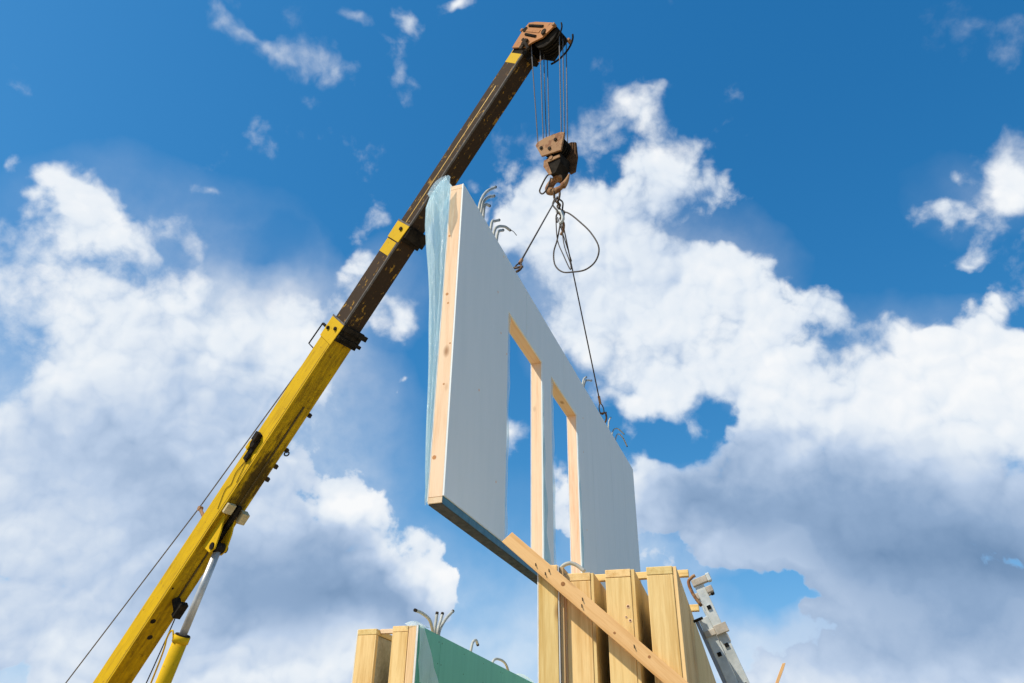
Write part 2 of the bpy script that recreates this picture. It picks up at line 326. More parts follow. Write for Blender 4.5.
BLUEM = simple('dark blue membrane', (.04, .13, .18), (.07, .20, .26), .45, 0, 16, .4)
DARKM = simple('dark bitumen strip', (.035, .038, .042), (.09, .09, .09), .65, 0, 18, .5)
FILM = film('blue green film', (.72, .90, .94), .62); FILM4 = film('pale blue film', (.70, .88, .95), .50)
FILM2 = film('clear film', (.80, .90, .90), .42); FILM3 = film('milky film', (.90, 1.0, .95), 1.0)
RUBBER = simple('black rubber', (.02, .02, .02), (.035, .035, .035), .8)
GLASS = simple('dark cab glass', (.03, .04, .05), (.05, .06, .07), .08)
ALU = simple('weathered aluminium', (.40, .43, .41), (.66, .68, .64), .6, .0, 10, .15)
TAPE = simple('plaster smeared clamp', (.34, .29, .22), (.55, .49, .40), .7, 0, 12, .3)
HOLE = simple('black hole plug', (.008, .008, .008), (.015, .015, .015), .8)
PIN = simple('dark bolt', (.02, .017, .014), (.06, .045, .03), .85, 0, 20)
INSUL = simple('mineral wool', (.40, .36, .24), (.55, .50, .36), .95, 0, 30, .6)

# ------------------------------------------------------------------ geometry helpers
def frame(o, x, y, z):
    m = Matrix((x, y, z)).transposed().to_4x4(); m.translation = Vector(o); return m
class Geo:
    def __init__(s): s.v = []; s.f = []; s.m = []
    def add(s, vs, fs, mi=0):
        k = len(s.v); s.v += [Vector(p) for p in vs]; s.f += [[i + k for i in f] for f in fs]; s.m += [mi] * len(fs); return s
    def box(s, x0, x1, y0, y1, z0, z1, mi=0):
        v = [(x, y, z) for x in (x0, x1) for y in (y0, y1) for z in (z0, z1)]
        return s.add(v, [(0, 1, 3, 2), (4, 6, 7, 5), (0, 4, 5, 1), (2, 3, 7, 6), (0, 2, 6, 4), (1, 5, 7, 3)], mi)
    def obox(s, M, hx, hy, hz, mi=0):
        v = [M @ Vector((x * hx, y * hy, z * hz)) for x in (-1, 1) for y in (-1, 1) for z in (-1, 1)]
        return s.add(v, [(0, 1, 3, 2), (4, 6, 7, 5), (0, 4, 5, 1), (2, 3, 7, 6), (0, 2, 6, 4), (1, 5, 7, 3)], mi)
    def prism(s, pts, y0, y1, mi=0, plane='xz'):
        n = len(pts)
        f = {'xz': lambda a, b, c: (a, c, b), 'xy': lambda a, b, c: (a, b, c), 'yz': lambda a, b, c: (c, a, b)}[plane]
        v = [f(a, b, y0) for a, b in pts] + [f(a, b, y1) for a, b in pts]
        return s.add(v, [list(range(n)), list(range(2 * n - 1, n - 1, -1))] + [(i, i + n, (i + 1) % n + n, (i + 1) % n) for i in range(n)], mi)
    def tube(s, pts, r, n=8, mi=0, r1=None):
        pts = [Vector(p) for p in pts]; k0 = len(s.v); rings = []
        prev = None
        for i, p in enumerate(pts):
            tg = (pts[min(i + 1, len(pts) - 1)] - pts[max(i - 1, 0)]).normalized()
            if prev is None: a = tg.orthogonal().normalized()
            else: a = (prev - tg * prev.dot(tg)).normalized()
            prev = a; b = tg.cross(a)
            rr = r if r1 is None else r + (r1 - r) * i / (len(pts) - 1)
            rings.append([p + (a * math.cos(2 * math.pi * j / n) + b * math.sin(2 * math.pi * j / n)) * rr for j in range(n)])
        vs = [q for rg in rings for q in rg]; fs = []
        for i in range(len(pts) - 1):
            for j in range(n):
                fs.append((i * n + j, i * n + (j + 1) % n, (i + 1) * n + (j + 1) % n, (i + 1) * n + j))
        fs.append(list(range(n - 1, -1, -1))); fs.append([(len(pts) - 1) * n + j for j in range(n)])
        return s.add(vs, fs, mi)
    def cyl(s, p0, p1, r, n=20, mi=0, r1=None): return s.tube([p0, p1], r, n, mi, r1)
    def ring(s, c, axis, R0, r, n=28, m=8, mi=0):
        c = Vector(c); ax = Vector(axis).normalized(); a = ax.orthogonal().normalized(); b = ax.cross(a); vs = []; fs = []
        for i in range(n):
            th = 2 * math.pi * i / n; d = a * math.cos(th) + b * math.sin(th)
            for j in range(m):
                ph = 2 * math.pi * j / m; vs.append(c + d * (R0 + r * math.cos(ph)) + ax * r * math.sin(ph))
        for i in range(n):
            for j in range(m): fs.append((i * m + j, ((i + 1) % n) * m + j, ((i + 1) % n) * m + (j + 1) % m, i * m + (j + 1) % m))
        return s.add(vs, fs, mi)
    def grid(s, xs, zs, holes, y0, y1, mi=0):
        """a board in the xz plane with rectangular holes, closed on every side"""
        nx, nz = len(xs) - 1, len(zs) - 1
        solid = {(i, j) for i in range(nx) for j in range(nz)
                 if not any(a <= (xs[i] + xs[i + 1]) / 2 <= b and c <= (zs[j] + zs[j + 1]) / 2 <= d for a, b, c, d in holes)}
        for i, j in solid:
            x0, x1, z0, z1 = xs[i], xs[i + 1], zs[j], zs[j + 1]
            s.add([(x0, y0, z0), (x1, y0, z0), (x1, y0, z1), (x0, y0, z1)], [(0, 1, 2, 3)], mi)
            s.add([(x0, y1, z0), (x1, y1, z0), (x1, y1, z1), (x0, y1, z1)], [(3, 2, 1, 0)], mi)
            for (di, dj, e) in ((-1, 0, ((x0, z0), (x0, z1))), (1, 0, ((x1, z0), (x1, z1))), (0, -1, ((x0, z0), (x1, z0))), (0, 1, ((x0, z1), (x1, z1)))):
                if (i + di, j + dj) not in solid:
                    (a, b), (c, d) = e; s.add([(a, y0, b), (c, y0, d), (c, y1, d), (a, y1, b)], [(0, 1, 2, 3)], mi)
        return s
WM = {}
def empty(name, M, label, cat, group=None):
    o = bpy.data.objects.new(name, None); col.objects.link(o); o.empty_display_size = .2
    o.matrix_basis = M; WM[o.name] = M; tag(o, label, cat, group); return o
def tag(o, label=None, cat=None, group=None, kind=None):
    if label: o['label'] = label
    if cat: o['category'] = cat
    if group: o['group'] = group
    if kind: o['kind'] = kind
    return o
def obj(name, g, mats, parent=None, M=None, bevel=0, smooth=False, label=None, merge=False):
    me = bpy.data.meshes.new(name); me.from_pydata(g.v, [], g.f); me.validate()
    for m in (mats if isinstance(mats, (list, tuple)) else [mats]): me.materials.append(m)
    if len(me.polygons) == len(g.m):
        for p, i in zip(me.polygons, g.m): p.material_index = i
    import bmesh
    bm = bmesh.new(); bm.from_mesh(me)
    if merge: bmesh.ops.remove_doubles(bm, verts=bm.verts, dist=1e-5)
    bmesh.ops.recalc_face_normals(bm, faces=bm.faces); bm.to_mesh(me); bm.free()
    if smooth:
        for p in me.polygons: p.use_smooth = len(p.vertices) == 4
    o = bpy.data.objects.new(name, me); col.objects.link(o)
    M = M if M is not None else (WM[parent.name] if parent else Matrix())
    if parent:
        o.parent = parent; o.matrix_parent_inverse = WM[parent.name].inverted()
    o.matrix_basis = M; WM[o.name] = M
    if bevel:
        b = o.modifiers.new('bevel', 'BEVEL'); b.width = bevel; b.segments = 2; b.limit_method = 'ANGLE'; b.angle_limit = R(40)
    if label: o['label'] = label
    return o
def bez(pts, n=24):
    """smooth curve through points (Catmull-Rom)"""
    P = [Vector(p) for p in pts]; P = [P[0] * 2 - P[1]] + P + [P[-1] * 2 - P[-2]]; out = []
    k = max(2, n // (len(P) - 3))
    for i in range(1, len(P) - 2):
        a, b, c, d = P[i - 1:i + 3]
        for j in range(k):
            t = j / k
            out.append(.5 * ((2 * b) + (c - a) * t + (2 * a - 5 * b + 4 * c - d) * t * t + (3 * b - a - 3 * c + d) * t ** 3))
    out.append(P[-2]); return out

# ------------------------------------------------------------------ ground
def build_ground():
    m, t, bs = newmat('dry building site soil'); v = ocoord(t, (1, 1, 1), False)
    a = noise(t, v, .15, 6, .6); b = noise(t, v, 2.5, 8, .7)
    c = ramp(t, mth(t, 'ADD', mth(t, 'MULTIPLY', a, .6), mth(t, 'MULTIPLY', b, .4)), [(.35, (.15, .12, .075)), (.5, (.27, .22, .14)), (.65, (.37, .31, .21))])
    L(t, c, bs.inputs['Base Color']); bs.inputs['Roughness'].default_value = .95; bump(t, b, bs, .6, .05)
    g = Geo(); n = 60; S = 1500
    cs = [S * math.copysign(abs(x) ** 3, x) for x in [(-1 + 2 * i / n) for i in range(n + 1)]]
    vs = [(x, y, 0.0 if math.hypot(x, y) < 25 else (random.random() - .5) * min(1.2, .02 * (math.hypot(x, y) - 25))) for x in cs for y in cs]
    g.add(vs, [(i * (n + 1) + j, (i + 1) * (n + 1) + j, (i + 1) * (n + 1) + j + 1, i * (n + 1) + j + 1) for i in range(n) for j in range(n)])
    o = obj('ground', g, m, smooth=True); tag(o, kind='structure')
build_ground()

# ------------------------------------------------------------------ hanging wall panel
az = R(20.24); H = Vector((math.sin(az), math.cos(az), 0)); PAN = frame((-.448, 4.924, 0), H, Vector((-H.y, H.x, 0)), Vector((0, 0, 1)))
OW = 'wood'
def hung_panel():
    root = empty('wall_panel', PAN @ Matrix.Translation((0, 0, 3.28)), 'white prefabricated wall panel with two tall openings hanging from the crane sling', 'wall panel'); root['kind'] = 'thing'
    Lp, zb, zt = 7.15, 3.28, 6.18; oh = 5.575
    ops = [(1.19, 2.24), (2.57, 3.63)]
    holes = [(a, b, zb, oh) for a, b in ops]
    def P(name, g, m, **k): return obj(name, g, m, root, PAN, **k)
    # facing boards, split at the joints
    joints = [0, 1.72, 3.10, 4.35, 5.45, 6.30, Lp]
    for i in range(len(joints) - 1):
        a, b = joints[i] + (.0022 if i else 0), joints[i + 1] - .0022
        xs = sorted({a, b} | {x for o in ops for x in o if a < x < b}); z0 = 3.332
        P('facing_board', Geo().grid(xs, [z0, oh, zt + .002], holes, 0, .0125 if i % 2 else .0128, 0), BOARD)
    y0, y1 = .013, .118
    wz = wood('orange pine', *ORANGE, 'Z'); wx = wood('orange pine', *ORANGE, 'X')
    P('end_stud', Geo().box(0, .045, y0, y1, zb + .047, zt - .047), wz, bevel=.002)
    P('end_stud', Geo().box(Lp - .045, Lp, y0, y1, zb + .047, zt - .047), wz, bevel=.002)
    P('top_plate', Geo().box(0, Lp, y0, y1, zt - .045, zt), wx, bevel=.002)
    P('bottom_plate', Geo().box(0, Lp, y0, y1, zb + .003, zb + .045), wx, bevel=.002)
    P('bottom_membrane', Geo().box(.012, Lp, y0 + .004, y1, zb - .004, zb + .002), DARKM)
    P('sealing_strip', Geo().box(.004, Lp, y0 - .003, y0 - .0005, zb - .003, 3.331), BLUEM)
    for a, b in ops:
        for x in (a - .047, b + .002):
            P('jamb_stud', Geo().box(x if x < a else b, x + .045 if x < a else b + .045, y0, y1, zb + .047, zt - .047), wz, bevel=.002)
        P('header', Geo().box(a, b, y0, y1, oh - .002, oh + .16), wx, bevel=.002)
    for x in (.6, 2.40, 4.3, 4.9, 5.5, 6.1, 6.6):
        if x == 2.40: continue
        P('inner_stud', Geo().box(x, x + .045, y0, y1, zb + .047, zt - .047), wz)
    xs = sorted({.03, Lp - .03} | {x for a, b in ops for x in (a - .03, b + .03)})
    P('insulation', Geo().grid([x for x in xs], [zb + .05, oh, oh + .17, zt - .06], [(a - .03, b + .03, zb, oh + .165) for a, b in ops], y0 + .01, y1 - .006), INSUL)
    xs = sorted({0, Lp} | {x for o in ops for x in o})
    P('backing_board', Geo().grid(xs, [zb + .02, oh, zt + .002], holes, y1 + .001, y1 + .010), GREENE)
    # film stapled to the back, folded round the edges
    rnd = random.Random(3)
    g = Geo(); n = 60; vs = []; ne = 4
    for i in range(n + 1):
        z = zb - .005 + (zt + .03 - zb) * i / n; w = .008 + .004 * math.sin(i * .7) + .003 * rnd.random()
        for k in range(ne + 1): vs.append((-.004 + .003 * math.sin(i * .9 + k), y1 + .012 + w * k / ne, z))
    g.add(vs, [(i * (ne + 1) + k, i * (ne + 1) + k + 1, (i + 1) * (ne + 1) + k + 1, (i + 1) * (ne + 1) + k) for i in range(n) for k in range(ne)])
    P('film_edge', g, FILM, smooth=True)
    # billowing loose film at the near end
    prof = [(3.30, .006), (3.53, .026), (4.08, .054), (4.52, .076), (4.99, .110), (5.30, .145), (5.57, .182), (5.80, .212), (6.00, .222), (6.12, .19), (6.20, .135), (6.26, .07), (6.31, .03)]
    def lerp(z):
        for (a, b), (c, d) in zip(prof, prof[1:]):
            if z <= c: return b + (d - b) * (z - a) / (c - a)
        return prof[-1][1]
    vs = []; nz = 90; nx = 30
    for i in range(nz + 1):
        z = 3.30 + 3.0 * i / nz; B = lerp(z)
        for j in range(nx + 1):
            q = j / nx
            if q < .5:          # the part facing us, from the timber edge out to the bulge
                w = q / .5; y = B * w; x = -.006 - .05 * B / .2 * math.sin(math.pi * w)
                x += (.016 * math.sin(9 * w + 1.1 * z) + .009 * math.sin(21 * w - 3.1 * z) + .006 * math.sin(37 * w + 9 * z)) * min(1, B * 7) * math.sin(math.pi * min(1, w * 1.2))
            else:
                w = (q - .5) / .5; y = B * math.cos(w * math.pi / 2) ** .8 if w < 1 else 0; x = .42 * math.sin(w * math.pi / 2) * min(1, .15 + B * 5)
                y += .010 * math.sin(11 * w + 3 * z) * math.sin(math.pi * w) * min(1, B * 6)
            vs.append((x, y1 + .014 + y + .004 * math.sin(7 * z) * q, z + .012 * math.sin(6 * q)))
    g = Geo(); g.add(vs, [(i * (nx + 1) + k, i * (nx + 1) + k + 1, (i + 1) * (nx + 1) + k + 1, (i + 1) * (nx + 1) + k) for i in range(nz) for k in range(nx)])
    P('loose_film', g, FILM, smooth=True)
    # upper corner of the film folded over
    g = Geo(); vs = []; n = 10
    for i in range(n + 1):
        for j in range(n + 1 - i):
            a, b = i / n, j / n
            vs.append((-.075 - .02 * math.sin(3 * a + 4 * b), y1 + .018 + .17 * a * (1 - .3 * b) + .008 * math.sin(9 * b), 6.25 - .55 * b - .05 * a - .12 * a * a))
    fs = []; idx = {}
    k = 0
    for i in range(n + 1):
        for j in range(n + 1 - i): idx[i, j] = k; k += 1
    for i in range(n):
        for j in range(n - i):
            fs.append((idx[i, j], idx[i + 1, j], idx[i, j + 1]))
            if (i + 1, j + 1) in idx: fs.append((idx[i + 1, j], idx[i + 1, j + 1], idx[i, j + 1]))
    g.add(vs, fs); P('folded_film', g, FILM4, smooth=True)
    # film strips along the openings
    for (x0, sgn, zlo, zhi, w0) in ((1.19, 1, 3.33, 5.57, .075), (2.57, 1, 3.33, 5.57, .10)):
        g = Geo(); vs = []; n = 40
        for i in range(n + 1):
            z = zlo + (zhi - zlo) * i / n
            for k in range(4):
                vs.append((x0 - .004 + (w0 + .012 * math.sin(i * .5)) * k / 3, .006 + .004 * math.sin(i * .8 + k), z))
        g.add(vs, [(i * 4 + k, i * 4 + k + 1, (i + 1) * 4 + k + 1, (i + 1) * 4 + k) for i in range(n) for k in range(3)])
        P('film_strip', g, FILM4, smooth=True)
    for (x0, zhi, w0) in ((2.24, 5.3, .17), (3.63, 5.35, .12)):
        g = Geo(); vs = []; n = 40
        for i in range(n + 1):
            z = 3.34 + (zhi - 3.34) * i / n; w = .012 + w0 * (1 - i / n) ** 1.5 * (1 + .25 * math.sin(i * .55))
            for k in range(4): vs.append((x0 - .004 + w * k / 3, -.004 - .004 * math.sin(i * .6 + k * 2) - .004, z))
        g.add(vs, [(i * 4 + k, i * 4 + k + 1, (i + 1) * 4 + k + 1, (i + 1) * 4 + k) for i in range(n) for k in range(3)])
        P('film_strip', g, FILM, smooth=True)
    # conduits out of the top plate
    C = [[(.474, 6.18), (.536, 6.45), (.675, 6.69), (.895, 6.94)], [(.524, 6.18), (.588, 6.46), (.707, 6.64), (.862, 6.79)], [(.60, 6.18), (.618, 6.42), (.663, 6.51), (.753, 6.57)],
         [(.785, 6.18), (.833, 6.42), (.911, 6.50), (1.02, 6.60)], [(.867, 6.18), (.93, 6.42), (1.164, 6.63), (1.342, 6.72)], [(.95, 6.18), (1.0, 6.42), (1.138, 6.56)],
         [(4.15, 6.18), (4.30, 6.42), (4.44, 6.53)], [(4.2, 6.18), (4.40, 6.45), (4.74, 6.63)],
         [(5.70, 6.18), (5.74, 6.41), (5.92, 6.58)], [(5.85, 6.18), (6.05, 6.42), (6.40, 6.60), (6.9, 6.72)], [(6.05, 6.18), (6.35, 6.48), (6.75, 6.60), (7.1, 6.58)]]
    for k, c in enumerate(C):
        r = .0145 if k < 8 else .011
        pts = bez([(x, .06, z) for x, z in c], 20)
        g = Geo().tube(pts, r, 10); e = pts[-1]; dirn = (pts[-1] - pts[-2]).normalized()
        g.tube([e - dirn * .02, e + dirn * .004], r * 1.06, 10, 1)
        P('conduit', g, [GREYPIPE, PIN], smooth=True)
    P('wire_end', Geo().tube(bez([(1.342, .06, 6.72), (1.44, .06, 6.78), (1.55, .06, 6.81)], 10), .004, 6), PIN, smooth=True)
    for x, z in ((.998, 5.22), (.895, 5.611), (.967, 3.77), (1.358 - .2, 5.085), (3.898, 5.197), (3.94, 5.676), (3.92, 4.231), (.535, 4.402), (1.026, 6.12)):
        P('screw_plug', Geo().cyl((x, -.0015, z), (x, .004, z), .011, 10), wood('orange pine', *ORANGE, 'X'))
    for y, z, q in ((.085, 5.02, .013), (.07, 4.93, .009), (.10, 5.62, .010), (.06, 4.20, .008), (.095, 3.62, .016), (.03, 4.55, .007)):
        P('knot', Geo().tube([(-.0007, y, z), (.003, y, z)], q, 14), simple('reddish knot', (.50, .22, .09), (.66, .34, .15), .8, 0, 30))
    # lifting eyes
    for x in (1.50, 5.45):
        P('lifting_eye', Geo().ring((x, .06, 6.225), (0, 1, 0), .035, .009).box(x - .03, x + .03, .03, .09, 6.18, 6.188), SLING if x > 2 else RUSTP, smooth=False)
hung_panel()

# ------------------------------------------------------------------ standing panels
a16 = R(16); NS = Vector((math.cos(a16), -math.sin(a16), 0)); HS = Vector((math.sin(a16), math.cos(a16), 0))
STK = frame((0, 0, 0), NS, HS, Vector((0, 0, 1)))
def standing_panel(label, group, x0, x1, y, zt, right=None, left=None, length=8.2, rb=.0, strip=None):
    """timber framed panel: near end stud between x0 and x1; boards on its sides"""
    zb = .08
    root = empty('wall_panel', STK @ Matrix.Translation(((x0 + x1) / 2, y, 0)), label, 'wall panel', group); root['kind'] = 'thing'
    def P(name, g, m, **k): return obj(name, g, m, root, STK, **k)
    wz = wood('pale pine', *PALE, 'Z'); wy = wood('pale pine', *PALE, 'Y'); wx = wood('pale pine', *PALE, 'X')
    P('end_stud', Geo().box(x0, x1, y, y + .045, zb + .05, zt - .047), wz, bevel=.003)
    P('end_stud', Geo().box(x0, x1, y + length - .045, y + length, zb + .05, zt - .047), wz)
    P('top_plate', Geo().box(x0, x1, y - .001, y + length, zt - .045, zt), wy, bevel=.003)
    P('bottom_plate', Geo().box(x0, x1, y, y + length, zb, zb + .048), wy)
    for k in range(1, 13):
        yy = y + k * .625
        P('inner_stud', Geo().box(x0 + .001, x1 - .001, yy, yy + .045, zb + .05, zt - .047), wz)
    P('insulation', Geo().box(x0 + .004, x1 - .004, y + .05, y + length - .05, zb + .052, zt - .05), INSUL)
    if right:
        m, th = right; k = 0; yy = y + .004
        while yy < y + length - .1:
            b = min(y + length, yy + 1.25)
            P('side_board', Geo().box(x1 + .001, x1 + th, yy, b - .004, zb + .02, zt - .003), m, bevel=.0015); yy = b
    if left:
        m, th = left
        P('side_board', Geo().box(x0 - th, x0 - .001, y + .002, y + length, zb + .02, zt - .004), m, bevel=.001)
    for k in range(3):
        P('support_block', Geo().box(x0, x1, y + .3 + k * 3.4, y + .5 + k * 3.4, 0, zb - .001), wx)
    return root, P
G1 = 'timber wall panels standing side by side in the stack'
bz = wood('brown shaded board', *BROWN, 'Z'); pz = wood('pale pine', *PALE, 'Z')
NARROW = standing_panel('narrow panel at the left end of the stack, under the top of the diagonal plank', G1, -1.078, -.964, 4.41, 2.765, (GREENE, .008), (GREENE, .008))[0].name
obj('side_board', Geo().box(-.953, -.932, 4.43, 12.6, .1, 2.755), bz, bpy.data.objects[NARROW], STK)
standing_panel('second panel from the left in the stack, with a grey conduit bent over its top', G1, -.922, -.776, 4.46, 2.722, (pz, .020), (wood('orange pine', *ORANGE, 'Z'), .014))
THIRD = standing_panel('third panel from the left in the stack, two dark knots below its top', G1, -.685, -.537, 4.45, 2.728, (pz, .022))[0]
standing_panel('rightmost panel of the stack, its brown side next to the aluminium ladder', G1, -.439, -.292, 4.40, 2.719, (pz, .022))
def knot(parent, x, y, z, rad):
    obj('knot', Geo().cyl((x, y - .0006, z), (x, y + .004, z), rad * 1.7, 14), wood('orange pine', *ORANGE, 'Z'), parent, STK)
    obj('knot', Geo().tube([(x, y - .0012, z), (x, y + .004, z)], rad, 12), simple('dark knot', (.10, .045, .02), (.22, .11, .05), .8, 0, 30), parent, STK)
for x, z, q in ((-.563, 2.517, .0062), (-.556, 2.44, .0055), (-.577, 2.46, .004)): knot(THIRD, x, 4.449, z, q)
# grey conduit bent over the second panel
def free_tube(name, pts, r, mat, label, cat, group=None, M=STK):
    o = obj(name, Geo().tube(bez(pts, 28), r, 10), mat, None, M, smooth=True); tag(o, label, cat, group); return o
free_tube('conduit', [(-1.012, 4.7, 2.70), (-1.009, 4.7, 2.80), (-.982, 4.7, 2.836), (-.937, 4.7, 2.846), (-.893, 4.7, 2.826), (-.852, 4.7, 2.79)], .0125, GREYPIPE,
          'thick grey conduit arching over the tops of the first two stacked panels', 'conduit')
# battens lying across the tops
def batten(y, x0, x1, z, s, label, group, dz=0):
    g = Geo().box(0, x1 - x0, 0, s, 0, s)
    o = obj('batten', g, wood('pale pine', *PALE, 'X'), None, STK @ Matrix.Translation((x0, y, z)), bevel=.003)
    return tag(o, label, 'batten', group)
batten(4.70, -.84, -.218, 2.7285, .040, 'square batten laid across the stack just behind the panel front edges', 'battens across the stack')
batten(5.72, -.84, -.218, 2.7285, .045, 'short batten end sticking out between the right panel and the ladder', 'battens across the stack')
# diagonal plank nailed to the fronts
def plank():
    p0 = Vector((-1.297, 0, 2.912)); p1 = Vector((-.395, 0, 2.106)); d = (p1 - p0).normalized(); L0 = 4.28
    X = NS * d.x + Vector((0, 0, d.z)); Z = (NS * (-d.z) + Vector((0, 0, d.x))); Y = Z.cross(X)
    o3 = NS * p0.x + HS * 4.395 + Vector((0, 0, p0.z))
    M = frame(o3, X, Y, Z)
    y0, y1 = (-.033, 0) if Y.dot(HS) > 0 else (0, .033)
    root = empty('plank', M, 'long pine plank nailed diagonally across the fronts of the stacked panels', 'plank')
    obj('board', Geo().prism([(0, 0), (L0, 0), (L0, .088), (0.012, .084)], y0, y1), wood('plank pine', *PLANK, 'X'), root, M, bevel=.002)
    yk = y0 if abs(y0) > abs(y1) else y1; sk = -1 if yk < 0 else 1
    for x, z, q in ((.462, .048, .013), (1.08, .055, .008), (.86, .03, .007)):
        obj('knot', Geo().tube([(x, yk + sk * .0006, z), (x, yk - sk * .003, z)], q, 14), simple('brown knot', (.26, .11, .04), (.42, .20, .08), .8, 0, 30), root, M)
    for x, z in ((.255, .035), (.335, .032), (.34, .060), (.62, .030), (.60, .060), (.98, .05), (1.3, .03)):
        yy = y0 if abs(y0) > abs(y1) else y1; s = -1 if yy < 0 else 1
        obj('nail', Geo().tube([(x, yy + s * .0005, z), (x + .014, yy + s * .007, z - .012)], .0028, 6), PIN, root, M)
plank()

# ------------------------------------------------------------------ green faced panel and its neighbour
Gg = 'timber panels standing behind the stack on the left'
standing_panel('bare timber panel left of the green faced one', Gg, -2.966, -2.800, 5.90, 2.728, None, (GREENE, .01))
root, P = standing_panel('green plasterboard faced wall panel with plastic film over its near corner', Gg, -2.660, -2.525, 5.90, 2.742)
P('edge_plank', Geo().box(-2.522, -2.452, 5.90, 5.945, .1, 2.742), wood('edge pine', (.90, .64, .34), (.68, .40, .17), 'Z'), bevel=.008)
P('board_edge', Geo().box(-2.4515, -2.436, 5.893, 5.9005, .1, 2.744), GREENE)
P('top_rail', Geo().box(-2.522, -2.452, 5.95, 14.0, 2.69, 2.742), wood('pale pine', *PALE, 'Y'))
for k, (a, b) in enumerate(((5.902, 6.42), (6.424, 8.30), (8.304, 9.55), (9.554, 10.8), (10.804, 12.05), (12.054, 14.1))):
    P('plasterboard', Geo().box(-2.450, -2.4375, a, b, .1, 2.745), GREEN)
for yy in (6.0, 6.38, 6.46, 7.05, 7.65, 8.26, 8.34):
    for z in (2.69, 2.52, 2.35, 2.18):
        P('screw_head', Geo().cyl((-2.438, yy, z), (-2.4366, yy, z), .0055, 8), PIN)
def sheet(fn, n, m):
    vs = [fn(i / n, j / m) for i in range(n + 1) for j in range(m + 1)]
    return Geo().add(vs, [(i * (m + 1) + j, i * (m + 1) + j + 1, (i + 1) * (m + 1) + j + 1, (i + 1) * (m + 1) + j) for i in range(n) for j in range(m)])
P('loose_film', sheet(lambda a, b: (-2.430 + .02 * abs(math.sin(5 * a + 3 * b)) * a, 5.905 + .03 * a + b * (.10 + .33 * min(1, a * 1.2)), 2.745 - .42 * a), 14, 8), FILM3, smooth=True)
P('loose_film', sheet(lambda a, b: (-2.424 + .01 * math.sin(7 * b), 5.90 + b * .30, 2.30 - 1.2 * a + .02 * math.sin(9 * b)), 10, 8), FILM2, smooth=True)
P('loose_film', sheet(lambda a, b: (-2.56 + .14 * a, 5.88 + .25 * b, 2.75 + .022 * math.sin(3.1 * a) + .008 * math.sin(8 * b)), 10, 8), FILM2, smooth=True)
P('loose_film', sheet(lambda a, b: (-2.54 + .10 * a, 8.9 + 1.1 * b, 2.748 + .06 * math.sin(math.pi * a) * math.sin(math.pi * b)), 10, 12), FILM2, smooth=True)
for c in ([(6.42, 2.70), (6.36, 2.80), (6.274, 2.86), (6.09, 2.877), (5.95, 2.87)], [(6.44, 2.70), (6.43, 2.80), (6.44, 2.87), (6.455, 2.95)], [(6.50, 2.70), (6.50, 2.81), (6.56, 2.91), (6.59, 2.97)],
          [(6.52, 2.70), (6.54, 2.81), (6.67, 2.93), (6.86, 3.04)], [(7.40, 2.70), (7.43, 2.79), (7.48, 2.866), (7.575, 2.90), (7.64, 2.865)], [(8.10, 2.70), (8.2, 2.80), (8.40, 2.838), (8.66, 2.825), (8.86, 2.71)]):
    pts = bez([(-2.50, y, z) for y, z in c], 24); e = pts[-1]; d = (pts[-1] - pts[-2]).normalized()
    P('conduit', Geo().tube(pts, .0135, 10).tube([e - d * .02, e + d * .003], .0145, 10, 1), [GREYPIPE, PIN], smooth=True)
o = obj('batten', Geo().box(0, .135, 0, .045, 0, .034), wood('orange pine', *ORANGE, 'X'), None, STK @ Matrix.Translation((-2.7975, 5.96, 2.700)), bevel=.003)
tag(o, 'batten bridging the gap between the bare panel and the green faced panel', 'batten')

